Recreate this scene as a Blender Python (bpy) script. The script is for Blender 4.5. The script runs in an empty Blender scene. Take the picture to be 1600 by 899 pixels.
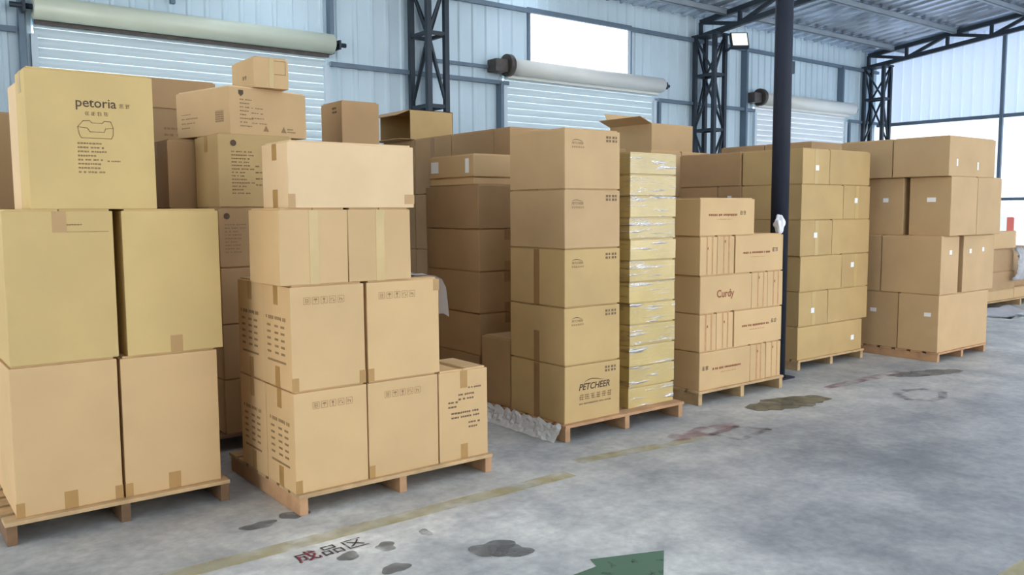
import bpy, bmesh, math, random
from mathutils import Vector, Matrix
random.seed(7)
SC = bpy.context.scene
COL = SC.collection
R = math.radians

# ------------------------------------------------------------------ camera
EYE = 1.55
FPX, YAW, PITCH, ROLL = 1326.0, R(52.3), R(5.21), R(-0.28)
fw = Vector((math.cos(YAW)*math.cos(PITCH), math.sin(YAW)*math.cos(PITCH), -math.sin(PITCH)))
rt = Vector((math.sin(YAW), -math.cos(YAW), 0)); up = rt.cross(fw)
rt, up = rt*math.cos(ROLL)+up*math.sin(ROLL), up*math.cos(ROLL)-rt*math.sin(ROLL)
cd = bpy.data.cameras.new('camera'); cam = bpy.data.objects.new('camera', cd); COL.objects.link(cam)
cd.sensor_width = 36; cd.lens = FPX/1600*36; cd.clip_start = .05; cd.clip_end = 400
m = Matrix((rt, up, -fw)).transposed().to_4x4(); m.translation = (0, 0, EYE); cam.matrix_world = m
SC.camera = cam
def ray(x, y): return fw + rt*((x-800)/FPX) - up*((y-449.5)/FPX)
def onz(x, y, z=0.): d = ray(x, y); return Vector((0,0,EYE)) + d*((z-EYE)/d.z)
def ony(x, y, Y): d = ray(x, y); return Vector((0,0,EYE)) + d*(Y/d.y)
def onx(x, y, X): d = ray(x, y); return Vector((0,0,EYE)) + d*(X/d.x)

# ------------------------------------------------------------------ sky and exposure
W = bpy.data.worlds.new('overcast_sky'); SC.world = W; W.use_nodes = True
bg = W.node_tree.nodes['Background']; bg.inputs[0].default_value = (.97, .985, 1.0, 1); bg.inputs[1].default_value = 4.8
vs = SC.view_settings; vs.view_transform = 'Standard'; vs.look = 'None'; vs.gamma = 1; vs.exposure = 0.0; vs.use_curve_mapping = False
SC.cycles.max_bounces = 8; SC.cycles.diffuse_bounces = 5

# ------------------------------------------------------------------ materials
MAT = {}
def lin(c): return tuple(((v/255)/12.92 if v/255 <= .04045 else ((v/255+.055)/1.055)**2.4) for v in c)+(1,)
def base(name, rgb, rough=.7, metal=0., noise=.08, scale=6., bump=0., bscale=60., coat=0., spec=.4):
    mt = bpy.data.materials.new(name); mt.use_nodes = True; nt = mt.node_tree; N = nt.nodes; L = nt.links
    b = N['Principled BSDF']; b.inputs['Roughness'].default_value = rough; b.inputs['Metallic'].default_value = metal
    b.inputs['Specular IOR Level'].default_value = spec
    if coat: b.inputs['Coat Weight'].default_value = coat; b.inputs['Coat Roughness'].default_value = .12
    tc = N.new('ShaderNodeTexCoord')
    oi = N.new('ShaderNodeObjectInfo')
    ad = N.new('ShaderNodeVectorMath'); ad.operation = 'ADD'; L.new(tc.outputs['Object'], ad.inputs[0])
    cx = N.new('ShaderNodeVectorMath'); cx.operation = 'SCALE'; cx.inputs[0].default_value = (13, 7, 5); L.new(oi.outputs['Random'], cx.inputs['Scale'])
    L.new(cx.outputs[0], ad.inputs[1])
    nz = N.new('ShaderNodeTexNoise'); nz.inputs['Scale'].default_value = scale; nz.inputs['Detail'].default_value = 5
    L.new(ad.outputs[0], nz.inputs['Vector'])
    c = lin(rgb); rp = N.new('ShaderNodeValToRGB'); e = rp.color_ramp.elements
    e[0].position = .3; e[1].position = .7
    e[0].color = tuple(v*(1-noise) for v in c[:3])+(1,); e[1].color = tuple(min(1, v*(1+noise)) for v in c[:3])+(1,)
    L.new(nz.outputs['Fac'], rp.inputs[0])
    if name.startswith('card'):
        hv = N.new('ShaderNodeHueSaturation'); vr = N.new('ShaderNodeMapRange'); vr.inputs[3].default_value = .93; vr.inputs[4].default_value = 1.05
        L.new(oi.outputs['Random'], vr.inputs[0]); L.new(vr.outputs[0], hv.inputs['Value']); L.new(rp.outputs[0], hv.inputs['Color']); L.new(hv.outputs[0], b.inputs['Base Color'])
    else: L.new(rp.outputs[0], b.inputs['Base Color'])
    if bump:
        n2 = N.new('ShaderNodeTexNoise'); n2.inputs['Scale'].default_value = bscale; n2.inputs['Detail'].default_value = 3
        L.new(ad.outputs[0], n2.inputs['Vector'])
        bp = N.new('ShaderNodeBump'); bp.inputs['Strength'].default_value = bump; bp.inputs['Distance'].default_value = .01
        L.new(n2.outputs['Fac'], bp.inputs['Height']); L.new(bp.outputs[0], b.inputs['Normal'])
        if coat: L.new(bp.outputs[0], b.inputs['Coat Normal'])
    MAT[name] = mt
    return mt
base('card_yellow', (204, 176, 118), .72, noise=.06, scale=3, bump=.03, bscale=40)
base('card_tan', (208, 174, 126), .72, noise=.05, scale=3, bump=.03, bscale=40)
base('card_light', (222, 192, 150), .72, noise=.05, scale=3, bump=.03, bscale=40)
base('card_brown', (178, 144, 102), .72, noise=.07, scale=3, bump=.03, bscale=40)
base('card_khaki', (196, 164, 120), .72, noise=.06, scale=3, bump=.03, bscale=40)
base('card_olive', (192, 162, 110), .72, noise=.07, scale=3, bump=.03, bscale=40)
base('card_wrapped', (204, 178, 110), .5, noise=.08, scale=5, bump=.5, bscale=9, coat=1.)
base('tape_tan', (176, 138, 84), .3, noise=.06, scale=8, bump=.05)
base('tape_dark', (156, 120, 80), .32, noise=.08, scale=8, bump=.05)
base('tape_pale', (196, 168, 112), .3, noise=.06, scale=8, bump=.05)
base('ink', (92, 74, 58), .8, noise=.15, scale=40)
base('ink_mid', (120, 98, 74), .8, noise=.12, scale=40)
base('ink_soft', (146, 118, 82), .8, noise=.12, scale=40)
base('ink_red', (146, 92, 62), .8, noise=.15, scale=40)
base('ink_stripe', (192, 148, 100), .75, noise=.12, scale=25)
base('sticker', (245, 245, 242), .6, noise=.02)
base('sticker_red', (196, 84, 62), .6, noise=.05)
base('pallet_wood', (190, 160, 118), .8, noise=.2, scale=7, bump=.2, bscale=30)
base('pallet_dark', (120, 92, 66), .8, noise=.25, scale=7, bump=.2, bscale=30)
base('pallet_orange', (184, 144, 106), .8, noise=.2, scale=7, bump=.2, bscale=30)
base('sheet_wall', (204, 224, 234), .5, metal=0., noise=.05, scale=1.2, spec=.4)
base('slat', (214, 232, 238), .45, noise=.04, scale=2)
base('slat_white', (222, 230, 234), .45, noise=.04, scale=2)
base('roll_green', (214, 222, 202), .35, noise=.06, scale=2, spec=.6)
base('roll_white', (226, 228, 222), .4, noise=.04, scale=2)
base('steel_dark', (44, 54, 64), .45, metal=.1, noise=.15, scale=5)
base('steel_navy', (30, 36, 50), .6, metal=0., noise=.12, scale=4, spec=.3)
base('steel_post', (104, 122, 138), .5, metal=.1, noise=.1, scale=4)
base('purlin_gray', (150, 160, 168), .5, metal=.2, noise=.1, scale=3)
base('foil', (200, 208, 220), .22, metal=.65, noise=.25, scale=1.4, bump=.5, bscale=3.5)
base('jamb', (205, 220, 230), .5, noise=.03)
base('motor', (84, 78, 74), .5, metal=.3, noise=.2, scale=12)
base('foam', (214, 208, 204), .7, noise=.05, scale=5, bump=.1, bscale=12)
base('lens', (214, 224, 196), .15, noise=.1, scale=20, coat=.6)
lb = MAT['lens'].node_tree.nodes['Principled BSDF']; lb.inputs['Emission Color'].default_value = (.95, 1, .82, 1); lb.inputs['Emission Strength'].default_value = .9
base('cloth_white', (240, 242, 246), .5, noise=.03, bump=.4, bscale=14, coat=.4)

def translucent(name, rgb, mix, tr):
    mt = bpy.data.materials.new(name); mt.use_nodes = True; nt = mt.node_tree; N = nt.nodes; L = nt.links
    N.remove(N['Principled BSDF']); out = N['Material Output']
    d = N.new('ShaderNodeBsdfDiffuse'); d.inputs[0].default_value = lin(rgb)
    t = N.new('ShaderNodeBsdfTranslucent'); t.inputs[0].default_value = lin(tr)
    ms = N.new('ShaderNodeMixShader'); ms.inputs[0].default_value = mix
    L.new(d.outputs[0], ms.inputs[1]); L.new(t.outputs[0], ms.inputs[2]); L.new(ms.outputs[0], out.inputs[0])
    MAT[name] = mt
translucent('daylight_panel', (216, 230, 246), .42, (236, 244, 255))
translucent('added_skylight', (226, 236, 246), .6, (236, 244, 255))  # for unseen roof sheets, added to let in light from above
translucent('frosted_sheet', (206, 220, 238), .2, (206, 226, 255))
def film(name, rgb, alpha, rough=.2):
    mt = bpy.data.materials.new(name); mt.use_nodes = True; nt = mt.node_tree; N = nt.nodes; L = nt.links
    b = N['Principled BSDF']; b.inputs['Base Color'].default_value = lin(rgb); b.inputs['Roughness'].default_value = rough
    b.inputs['Alpha'].default_value = alpha
    tc = N.new('ShaderNodeTexCoord'); nz = N.new('ShaderNodeTexNoise'); nz.inputs['Scale'].default_value = 18; nz.inputs['Detail'].default_value = 4
    L.new(tc.outputs['Object'], nz.inputs['Vector'])
    bp = N.new('ShaderNodeBump'); bp.inputs['Strength'].default_value = .8; bp.inputs['Distance'].default_value = .02
    L.new(nz.outputs['Fac'], bp.inputs['Height']); L.new(bp.outputs[0], b.inputs['Normal'])
    MAT[name] = mt
film('stretch_film', (236, 236, 234), .75)
film('window_glass', (235, 245, 250), .12, .05)
def worn(name, rgb, lo, hi, scale=9., amax=.8, rough=.7):
    """paint or stain worn away in patches"""
    mt = bpy.data.materials.new(name); mt.use_nodes = True; nt = mt.node_tree; N = nt.nodes; L = nt.links
    b = N['Principled BSDF']; b.inputs['Base Color'].default_value = lin(rgb); b.inputs['Roughness'].default_value = rough
    tc = N.new('ShaderNodeTexCoord'); nz = N.new('ShaderNodeTexNoise'); nz.inputs['Scale'].default_value = scale; nz.inputs['Detail'].default_value = 6
    L.new(tc.outputs['Object'], nz.inputs['Vector'])
    mr = N.new('ShaderNodeMapRange'); mr.inputs[1].default_value = lo; mr.inputs[2].default_value = hi; mr.inputs[4].default_value = amax
    L.new(nz.outputs['Fac'], mr.inputs[0]); L.new(mr.outputs[0], b.inputs['Alpha'])
    MAT[name] = mt
worn('paint_yellow', (200, 186, 132), .3, .7, 6, .42)
worn('paint_green', (84, 114, 92), .2, .42, 14, .96)
worn('paint_red', (156, 96, 104), .38, .75, 6, .42)
def glints(name):
    """clear shrink film: mostly see-through, glossy along its creases"""
    mt = bpy.data.materials.new(name); mt.use_nodes = True; nt = mt.node_tree; N = nt.nodes; L = nt.links
    N.remove(N['Principled BSDF']); out = N['Material Output']
    g = N.new('ShaderNodeBsdfGlossy'); g.inputs['Roughness'].default_value = .16; t = N.new('ShaderNodeBsdfTransparent')
    tc = N.new('ShaderNodeTexCoord'); oi = N.new('ShaderNodeObjectInfo'); mp = N.new('ShaderNodeMapping'); mp.inputs['Scale'].default_value = (2.2, 2.2, 22)
    L.new(tc.outputs['Object'], mp.inputs[0]); cb = N.new('ShaderNodeVectorMath'); cb.operation = 'SCALE'; cb.inputs[0].default_value = (9, 9, 9); L.new(oi.outputs['Random'], cb.inputs['Scale']); L.new(cb.outputs[0], mp.inputs['Location'])
    nz = N.new('ShaderNodeTexNoise'); nz.inputs['Scale'].default_value = 1.6; nz.inputs['Detail'].default_value = 4; L.new(mp.outputs[0], nz.inputs['Vector'])
    bp = N.new('ShaderNodeBump'); bp.inputs['Strength'].default_value = 1; bp.inputs['Distance'].default_value = .03; L.new(nz.outputs['Fac'], bp.inputs['Height']); L.new(bp.outputs[0], g.inputs['Normal'])
    mr = N.new('ShaderNodeMapRange'); mr.inputs[1].default_value = .54; mr.inputs[2].default_value = .7; mr.inputs[3].default_value = .03; mr.inputs[4].default_value = .85; L.new(nz.outputs['Fac'], mr.inputs[0])
    ms = N.new('ShaderNodeMixShader'); L.new(mr.outputs[0], ms.inputs[0]); L.new(t.outputs[0], ms.inputs[1]); L.new(g.outputs[0], ms.inputs[2]); L.new(ms.outputs[0], out.inputs[0])
    MAT[name] = mt
glints('shrink_film')
worn('paint_black', (58, 44, 48), .25, .45, 30, .95)
worn('stain', (120, 122, 122), .2, .6, 7, .6, .45)
worn('stain_oil', (112, 110, 94), .2, .6, 5, .8, .35)

def floor_material():
    mt = bpy.data.materials.new('concrete'); mt.use_nodes = True; nt = mt.node_tree; N = nt.nodes; L = nt.links
    b = N['Principled BSDF']; tc = N.new('ShaderNodeTexCoord')
    def noise(s, d, off=0):
        mp = N.new('ShaderNodeMapping'); mp.inputs['Location'].default_value = (off, off*.7, 0); L.new(tc.outputs['Object'], mp.inputs[0])
        n = N.new('ShaderNodeTexNoise'); n.inputs['Scale'].default_value = s; n.inputs['Detail'].default_value = d; n.inputs['Roughness'].default_value = .62
        L.new(mp.outputs[0], n.inputs['Vector']); return n
    def ramp(n, p0, c0, p1, c1):
        r = N.new('ShaderNodeValToRGB'); e = r.color_ramp.elements
        e[0].position = p0; e[0].color = c0; e[1].position = p1; e[1].color = c1; L.new(n.outputs['Fac'], r.inputs[0]); return r
    a = ramp(noise(.55, 8), .35, lin((152, 155, 157)), .62, lin((214, 213, 208)))
    c = ramp(noise(3.2, 8, 4), .35, (.72, .73, .75, 1), .66, (1.1, 1.09, 1.06, 1))
    d = ramp(noise(19, 6, 9), .32, (.8, .8, .81, 1), .7, (1.08, 1.08, 1.07, 1))
    # the concrete is greyer along the aisle, and paler towards its left end
    sx_ = N.new('ShaderNodeSeparateXYZ'); L.new(tc.outputs['Object'], sx_.inputs[0])
    wob = noise(.8, 4, 6); av = N.new('ShaderNodeMath'); av.operation = 'MULTIPLY_ADD'; av.inputs[1].default_value = 2.2; L.new(wob.outputs['Fac'], av.inputs[0]); L.new(sx_.outputs['Y'], av.inputs[2])
    tr = N.new('ShaderNodeMapRange'); tr.inputs[1].default_value = 4.0; tr.inputs[2].default_value = 5.0; L.new(av.outputs[0], tr.inputs[0])
    ax = N.new('ShaderNodeMapRange'); ax.inputs[1].default_value = 2.4; ax.inputs[2].default_value = 3.6; ax.inputs[3].default_value = 1; ax.inputs[4].default_value = 0; L.new(sx_.outputs['X'], ax.inputs[0])
    mx = N.new('ShaderNodeMath'); mx.operation = 'MAXIMUM'; L.new(tr.outputs[0], mx.inputs[0]); L.new(ax.outputs[0], mx.inputs[1])
    zone = N.new('ShaderNodeMixRGB'); zone.inputs[1].default_value = (.66, .68, .72, 1); zone.inputs[2].default_value = (.98, .98, .97, 1); L.new(mx.outputs[0], zone.inputs[0])
    m0 = N.new('ShaderNodeMixRGB'); m0.blend_type = 'MULTIPLY'; m0.inputs[0].default_value = 1; L.new(a.outputs[0], m0.inputs[1]); L.new(zone.outputs[0], m0.inputs[2]); a = m0
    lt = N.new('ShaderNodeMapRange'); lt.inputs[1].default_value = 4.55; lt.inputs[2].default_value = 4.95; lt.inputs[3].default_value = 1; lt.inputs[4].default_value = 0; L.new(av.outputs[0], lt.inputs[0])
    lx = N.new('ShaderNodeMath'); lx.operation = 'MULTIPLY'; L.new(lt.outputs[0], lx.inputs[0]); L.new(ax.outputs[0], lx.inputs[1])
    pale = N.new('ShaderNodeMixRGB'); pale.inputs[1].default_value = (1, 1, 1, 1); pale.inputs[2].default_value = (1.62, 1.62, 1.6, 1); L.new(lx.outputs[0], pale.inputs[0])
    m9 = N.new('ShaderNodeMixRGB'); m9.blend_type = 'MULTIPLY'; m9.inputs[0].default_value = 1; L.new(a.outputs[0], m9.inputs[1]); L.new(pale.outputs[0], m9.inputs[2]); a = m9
    m1 = N.new('ShaderNodeMixRGB'); m1.blend_type = 'MULTIPLY'; m1.inputs[0].default_value = 1; L.new(a.outputs[0], m1.inputs[1]); L.new(c.outputs[0], m1.inputs[2])
    m2 = N.new('ShaderNodeMixRGB'); m2.blend_type = 'MULTIPLY'; m2.inputs[0].default_value = 1; L.new(m1.outputs[0], m2.inputs[1]); L.new(d.outputs[0], m2.inputs[2])
    L.new(m2.outputs[0], b.inputs['Base Color']); 
    rr = N.new('ShaderNodeMapRange'); rr.inputs[3].default_value = .42; rr.inputs[4].default_value = .7
    L.new(noise(1.4, 5, 2).outputs['Fac'], rr.inputs[0]); L.new(rr.outputs[0], b.inputs['Roughness'])
    bp = N.new('ShaderNodeBump'); bp.inputs['Strength'].default_value = .12; bp.inputs['Distance'].default_value = .01
    L.new(noise(14, 6, 1).outputs['Fac'], bp.inputs['Height']); L.new(bp.outputs[0], b.inputs['Normal'])
    MAT['concrete'] = mt
floor_material()

# ------------------------------------------------------------------ mesh helpers
def newobj(name, me, mat=None, parent=None, loc=(0,0,0), rot=(0,0,0)):
    o = bpy.data.objects.new(name, me)
    COL.objects.link(o)
    if mat and me and not me.materials: me.materials.append(MAT[mat])
    o.location = loc; o.rotation_euler = rot
    if parent: o.parent = parent
    return o
def tag(o, label=None, cat=None, group=None, kind=None):
    if label: o['label'] = label
    if cat: o['category'] = cat
    if group: o['group'] = group
    if kind: o['kind'] = kind
    return o
def fin(bm, name, smooth=False):
    me = bpy.data.meshes.new(name); bm.normal_update(); bm.to_mesh(me); bm.free()
    if smooth:
        for p in me.polygons: p.use_smooth = True
    return me
def addbox(bm, x0, x1, y0, y1, z0, z1, bevel=0.):
    r = bmesh.ops.create_cube(bm, size=1); v = r['verts']
    bmesh.ops.scale(bm, vec=(x1-x0, y1-y0, z1-z0), verts=v); bmesh.ops.translate(bm, vec=((x0+x1)/2, (y0+y1)/2, (z0+z1)/2), verts=v)
    if bevel:
        e = list({e for q in v for e in q.link_edges})
        bmesh.ops.bevel(bm, geom=e, offset=bevel, segments=2, affect='EDGES', profile=.6)
def boxmesh(name, *a, **k):
    bm = bmesh.new(); addbox(bm, *a, **k); return fin(bm, name)
def addbar(bm, a, b, w, h=None, upv=(0,0,1)):
    """rectangular bar between two points"""
    a, b = Vector(a), Vector(b); d = b-a; h = h or w
    z = d.normalized(); u = Vector(upv)
    if abs(z.dot(u)) > .97: u = Vector((1,0,0))
    x = u.cross(z).normalized(); y = z.cross(x)
    vs_ = []
    for p in (a, b):
        for sx, sy in ((-1,-1),(1,-1),(1,1),(-1,1)): vs_.append(bm.verts.new(p+x*(sx*w/2)+y*(sy*h/2)))
    for f in ((3,2,1,0),(4,5,6,7),(0,1,5,4),(1,2,6,5),(2,3,7,6),(3,0,4,7)): bm.faces.new([vs_[i] for i in f])
def barmesh(name, *a, **k):
    bm = bmesh.new(); addbar(bm, *a, **k); return fin(bm, name)
def addcyl(bm, a, b, r, seg=24, r2=None):
    a, b = Vector(a), Vector(b); d = b-a
    q = Vector((0,0,1)).rotation_difference(d).to_matrix().to_4x4(); q.translation = (a+b)/2
    bmesh.ops.create_cone(bm, cap_ends=True, segments=seg, radius1=r, radius2=r if r2 is None else r2, depth=d.length, matrix=q)
def cylmesh(name, *a, smooth=True, **k):
    bm = bmesh.new(); addcyl(bm, *a, **k); me = fin(bm, name)
    for p in me.polygons: p.use_smooth = smooth and len(p.vertices) == 4
    return me
def polymesh(name, pts, th=.002):
    """flat polygon with thickness, xy plane, z from 0 to th"""
    bm = bmesh.new(); vs_ = [bm.verts.new((p[0], p[1], 0)) for p in pts]
    f = bm.faces.new(vs_); f.normal_update()
    if f.normal.z < 0: bmesh.ops.reverse_faces(bm, faces=[f])
    bmesh.ops.triangulate(bm, faces=[f])
    r = bmesh.ops.extrude_face_region(bm, geom=list(bm.faces))
    bmesh.ops.translate(bm, vec=(0,0,th), verts=[g for g in r['geom'] if isinstance(g, bmesh.types.BMVert)])
    bmesh.ops.recalc_face_normals(bm, faces=list(bm.faces))
    return fin(bm, name)
_txt = {}
def textmesh(s, size, shear=0., bold=0.):
    k = (s, size, shear, bold)
    if k in _txt: return _txt[k].copy()
    cu = bpy.data.curves.new('t', 'FONT'); cu.body = s; cu.size = size; cu.shear = shear; cu.offset = bold; cu.resolution_u = 3
    o = bpy.data.objects.new('t', cu); COL.objects.link(o)
    dg = bpy.context.evaluated_depsgraph_get(); me = bpy.data.meshes.new_from_object(o.evaluated_get(dg))
    bpy.data.objects.remove(o); bpy.data.curves.remove(cu); me.materials.clear(); me.name = 'print'
    _txt[k] = me; return me.copy()
def rects(bm, rs, z=0.):
    for (x0, y0, x1, y1) in rs:
        v = [bm.verts.new(p) for p in ((x0,y0,z),(x1,y0,z),(x1,y1,z),(x0,y1,z))]; bm.faces.new(v)
def rectmesh(rs): bm = bmesh.new(); rects(bm, rs); return fin(bm, 'lettering')
def textlines(w, n, pitch, seed, fill=.55, ragged=.5):
    """rows of small illegible print"""
    r = random.Random(seed); rs = []
    for i in range(n):
        x = 0; y = -i*pitch; end = w*(1-ragged*r.random())
        while x < end:
            d = pitch*r.uniform(.35, .75); rs.append((x, y-pitch*fill*r.uniform(.8,1), min(x+d, w), y)); x += d+pitch*(.12 if r.random() < .8 else .5)
    return rs
def glyphs(n, s, gap, seed):
    """illegible block characters"""
    r = random.Random(seed); rs = []
    for i in range(n):
        x = i*(s+gap)
        for k in range(3):
            y = s*(.08+.33*k); rs.append((x+s*r.uniform(0,.2), y, x+s*r.uniform(.8,1), y+s*.11))
        for k in range(2):
            xx = x+s*(.2+.4*k+r.uniform(-.1,.1)); rs.append((xx, s*r.uniform(0,.3), xx+s*.11, s*r.uniform(.7,1)))
    return rs
def frame_rects(x, y, w, h, t): return [(x,y,x+w,y+t),(x,y+h-t,x+w,y+h),(x,y+t,x+t,y+h-t),(x+w-t,y+t,x+w,y+h-t)]
def icons(s, gap, seed=0):
    rs = []
    for i in range(5):
        x = i*(s+gap); rs += frame_rects(x, 0, s, s, s*.05)
        c = x+s/2
        if i == 0: rs += [(c-.25*s,.2*s,c+.25*s,.27*s),(c-.25*s,.45*s,c+.25*s,.52*s),(c-.25*s,.7*s,c+.25*s,.77*s),(c-.2*s,.2*s,c-.13*s,.8*s),(c+.13*s,.2*s,c+.2*s,.8*s)]
        elif i == 1: rs += [(c-.3*s,.55*s,c+.3*s,.68*s),(c-.2*s,.68*s,c+.2*s,.78*s),(c-.04*s,.2*s,c+.04*s,.55*s)]
        elif i == 2: rs += [(c-.16*s,.5*s,c+.16*s,.82*s),(c-.04*s,.22*s,c+.04*s,.5*s),(c-.14*s,.16*s,c+.14*s,.22*s)]
        elif i == 3: rs += [(c-.3*s,.3*s,c-.22*s,.7*s),(c+.1*s,.25*s,c+.3*s,.45*s),(c-.22*s,.62*s,c+.2*s,.7*s)]
        else: rs += [(c-.25*s,.25*s,c-.15*s,.75*s),(c-.15*s,.5*s,c+.1*s,.6*s),(c+.1*s,.2*s,c+.22*s,.6*s)]
    return rs
def stroke(pts, t):
    """outline drawing from polyline"""
    bm = bmesh.new()
    for a, b in zip(pts, pts[1:]):
        a, b = Vector((*a,0)), Vector((*b,0)); d = (b-a).normalized(); n = Vector((-d.y, d.x, 0))*t/2; e = d*t/2
        bm.faces.new([bm.verts.new(p) for p in (a-e-n, b+e-n, b+e+n, a-e+n)])
    return bm

# ------------------------------------------------------------------ cartons
def put_front(parent, me, mat, u, v, dims, name='print', lift=.0012):
    """on the face towards -Y; u from the face's left edge, v from its bottom"""
    w, d, h = dims
    o = newobj(name, me, mat, parent, (-w/2+u, -d/2-lift, v), (R(90), 0, 0))
    if me.name.startswith('lettering'): o['kind'] = 'stuff'          # illegible small print
    return o
def put_side(parent, me, mat, u, v, dims, name='print', lift=.0012):
    """on the face towards -X; u from the far edge"""
    w, d, h = dims
    o = newobj(name, me, mat, parent, (-w/2-lift, d/2-u, v), (R(90), 0, R(-90)))
    if me.name.startswith('lettering'): o['kind'] = 'stuff'          # illegible small print
    return o
def carton(x0, x1, y0, y1, z0, z1, label, mat='card_tan', tape='', tmat='tape_tan', rz=0., group=None, stickers=(), name='carton', cat='box', sag=True):
    w, d, h = x1-x0, y1-y0, z1-z0
    bm = bmesh.new()
    addbox(bm, -w/2, w/2, -d/2, d/2, 0, h-.009, bevel=.005)
    if sag:
        k = random.Random(int(x0*1000+z0*77))
        jx, jy = k.uniform(-.003,.003), k.uniform(-.003,.003)
        for v in bm.verts:
            if v.co.z > h/2: v.co.x += jx
    o = newobj(name, fin(bm, name), mat, None, ((x0+x1)/2, (y0+y1)/2, z0), (0,0,rz)); tag(o, label, cat, group)
    # the two top flaps, meeting along the taped seam
    along_y = 'F' in tape or 'f' in tape
    g = .002
    e_ = .014
    for s in (-1, 1):
        if along_y: b = (min(s*g, s*(w/2-e_)), max(s*g, s*(w/2-e_)), -d/2+e_, d/2-e_)
        else: b = (-w/2+e_, w/2-e_, min(s*g, s*(d/2-e_)), max(s*g, s*(d/2-e_)))
        newobj('flap', boxmesh('flap', b[0], b[1], b[2], b[3], h-.0098, h), mat, o)
    tw = min(.06, w*.14); t = .0015
    dims = (w, d, h)
    def strip(x0_, x1_, y0_, y1_, z0_, z1_): newobj('tape', boxmesh('tape', x0_, x1_, y0_, y1_, z0_, z1_), tmat, o)
    drop = min(.11, h*.28)
    for ch in tape:
        if ch == 'f': strip(-tw/2, tw/2, -d/2-t, -d/2+.001, h-drop, h-.011)
        if ch == 'b': strip(-tw/2, tw/2, -d/2-t, -d/2+.001, .001, drop*.8)
        if ch == 'F': strip(-tw/2, tw/2, -d/2-t, -d/2+.001, .001, h-.011)
        if ch == 's': strip(-w/2-t, -w/2+.001, -tw/2, tw/2, h-drop, h-.011)
        if ch == 'u': strip(-w/2-t, -w/2+.001, -tw/2, tw/2, .001, drop)
        if ch == 'S': strip(-w/2-t, -w/2+.001, -tw/2, tw/2, .001, h-.011)
        if ch == 'c': strip(-w/2-t, -w/2+.035, -d/2-t, -d/2+.001, .001, .07)
        if ch == 'k': strip(w/2-.035, w/2+t, -d/2-t, -d/2+.001, .001, .07)
        if ch == 'T': strip(w/2-.035, w/2+t, -d/2-t, -d/2+.001, h-.075, h-.011)
        if ch == 't': (strip(-tw/2, tw/2, -d/2+.012, d/2-.012, h-.001, h+.0006) if along_y else strip(-w/2+.012, w/2-.012, -tw/2, tw/2, h-.001, h+.0006))
    for (face, u, v, sw, sh) in stickers:
        me = boxmesh('sticker', 0, sw, 0, sh, 0, .001)
        (put_front if face == 'f' else put_side)(o, me, 'sticker', u, v, dims, 'sticker', .0018)
    o['dims'] = dims
    return o
def corner_box(cx, cy, w, d, deg):
    a = R(deg); mx = cx+math.cos(a)*w/2-math.sin(a)*d/2; my = cy+math.sin(a)*w/2+math.cos(a)*d/2
    return mx-w/2, mx+w/2, my-d/2, my+d/2
def dims(o): return tuple(o['dims'])
def pallet(x0, x1, y0, y1, top, label, mat='pallet_wood', group=None, boards=7, smat=None):
    o = newobj('pallet', None, None, None, ((x0+x1)/2, (y0+y1)/2, 0)); tag(o, label, 'pallet', group)
    w, d = x1-x0, y1-y0; bt = .02; sw = .045
    sm = boxmesh('stringer', -sw/2, sw/2, -d/2+.01, d/2-.01, 0, top-bt, bevel=.003)
    for sx in (-w/2+sw/2+.005, 0, w/2-sw/2-.005): newobj('stringer', sm, smat or mat, o, (sx, 0, 0))
    bw = d/boards*.78
    dm = boxmesh('deck_board', -w/2, w/2, -bw/2, bw/2, top-bt, top, bevel=.003)
    for i in range(boards): newobj('deck_board', dm, mat, o, (random.uniform(-.004,.004), -d/2+bw/2+i*(d-bw)/(boards-1), 0))
    return o

# ================================================================== the building
XW, YW = 17.75, 10.0
def roofz(y): return 4.86+.11*(10-y) if y > 0 else 4.86+1.1+.11*y
fl = newobj('floor', boxmesh('floor', -14, 24, -14, 14, -.12, 0), 'concrete'); tag(fl, 'worn grey concrete warehouse floor', kind='structure')

# wall sheets: ribbed profile, one mesh per sheet size
def sheetmesh(w, h, ribs=4, depth=.022):
    bm = bmesh.new(); n = ribs; p = w/n; prof = []
    for i in range(n): prof += [(i*p, 0), (i*p+p*.66, 0), (i*p+p*.74, -depth), (i*p+p*.92, -depth)]
    prof.append((w, 0)); th = .003
    rows = []
    for z in (0, h):
        rows.append([bm.verts.new((x, y, z)) for x, y in prof])
    for i in range(len(prof)-1): bm.faces.new((rows[0][i], rows[0][i+1], rows[1][i+1], rows[1][i]))
    return fin(bm, 'wall_sheet')
_sm = {}
def wall_sheets(parent, mat, x0, x1, z0, z1, rot=0., at=None, step=.84):
    """rows of ribbed sheets; at(x, z) gives the place of a sheet's lower corner"""
    n = max(1, round((x1-x0)/step)); w = (x1-x0)/n
    for i in range(n):
        k = (round(w,3), round(z1-z0,3), mat)
        if k not in _sm: _sm[k] = sheetmesh(w, z1-z0, max(1, round(w/.21)))
        newobj('wall_sheet', _sm[k], mat, parent, at(x0+i*w, z0), (0,0,rot))
wb = newobj('wall_back', None); wb.location = (0, YW, 0); tag(wb, 'pale blue ribbed metal back wall', kind='structure')
bk = lambda x, z: (x, 0, z)
DOORS = ((1.56, 4.78), (7.57, 10.72), (13.45, 16.52)); DZ = 3.45
xs = [-8.] + [v for d in DOORS for v in d] + [XW]
for i in range(0, len(xs), 2): wall_sheets(wb, 'sheet_wall', xs[i], xs[i+1], 0, 5.0, at=bk)
wall_sheets(wb, 'sheet_wall', DOORS[0][0], DOORS[0][1], DZ, 5.0, at=bk)
wall_sheets(wb, 'sheet_wall', DOORS[2][0], DOORS[2][1], DZ, 5.0, at=bk)
WX0, WX1, WZ0, WZ1 = 8.06, 10.15, 3.68, 4.49
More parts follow.
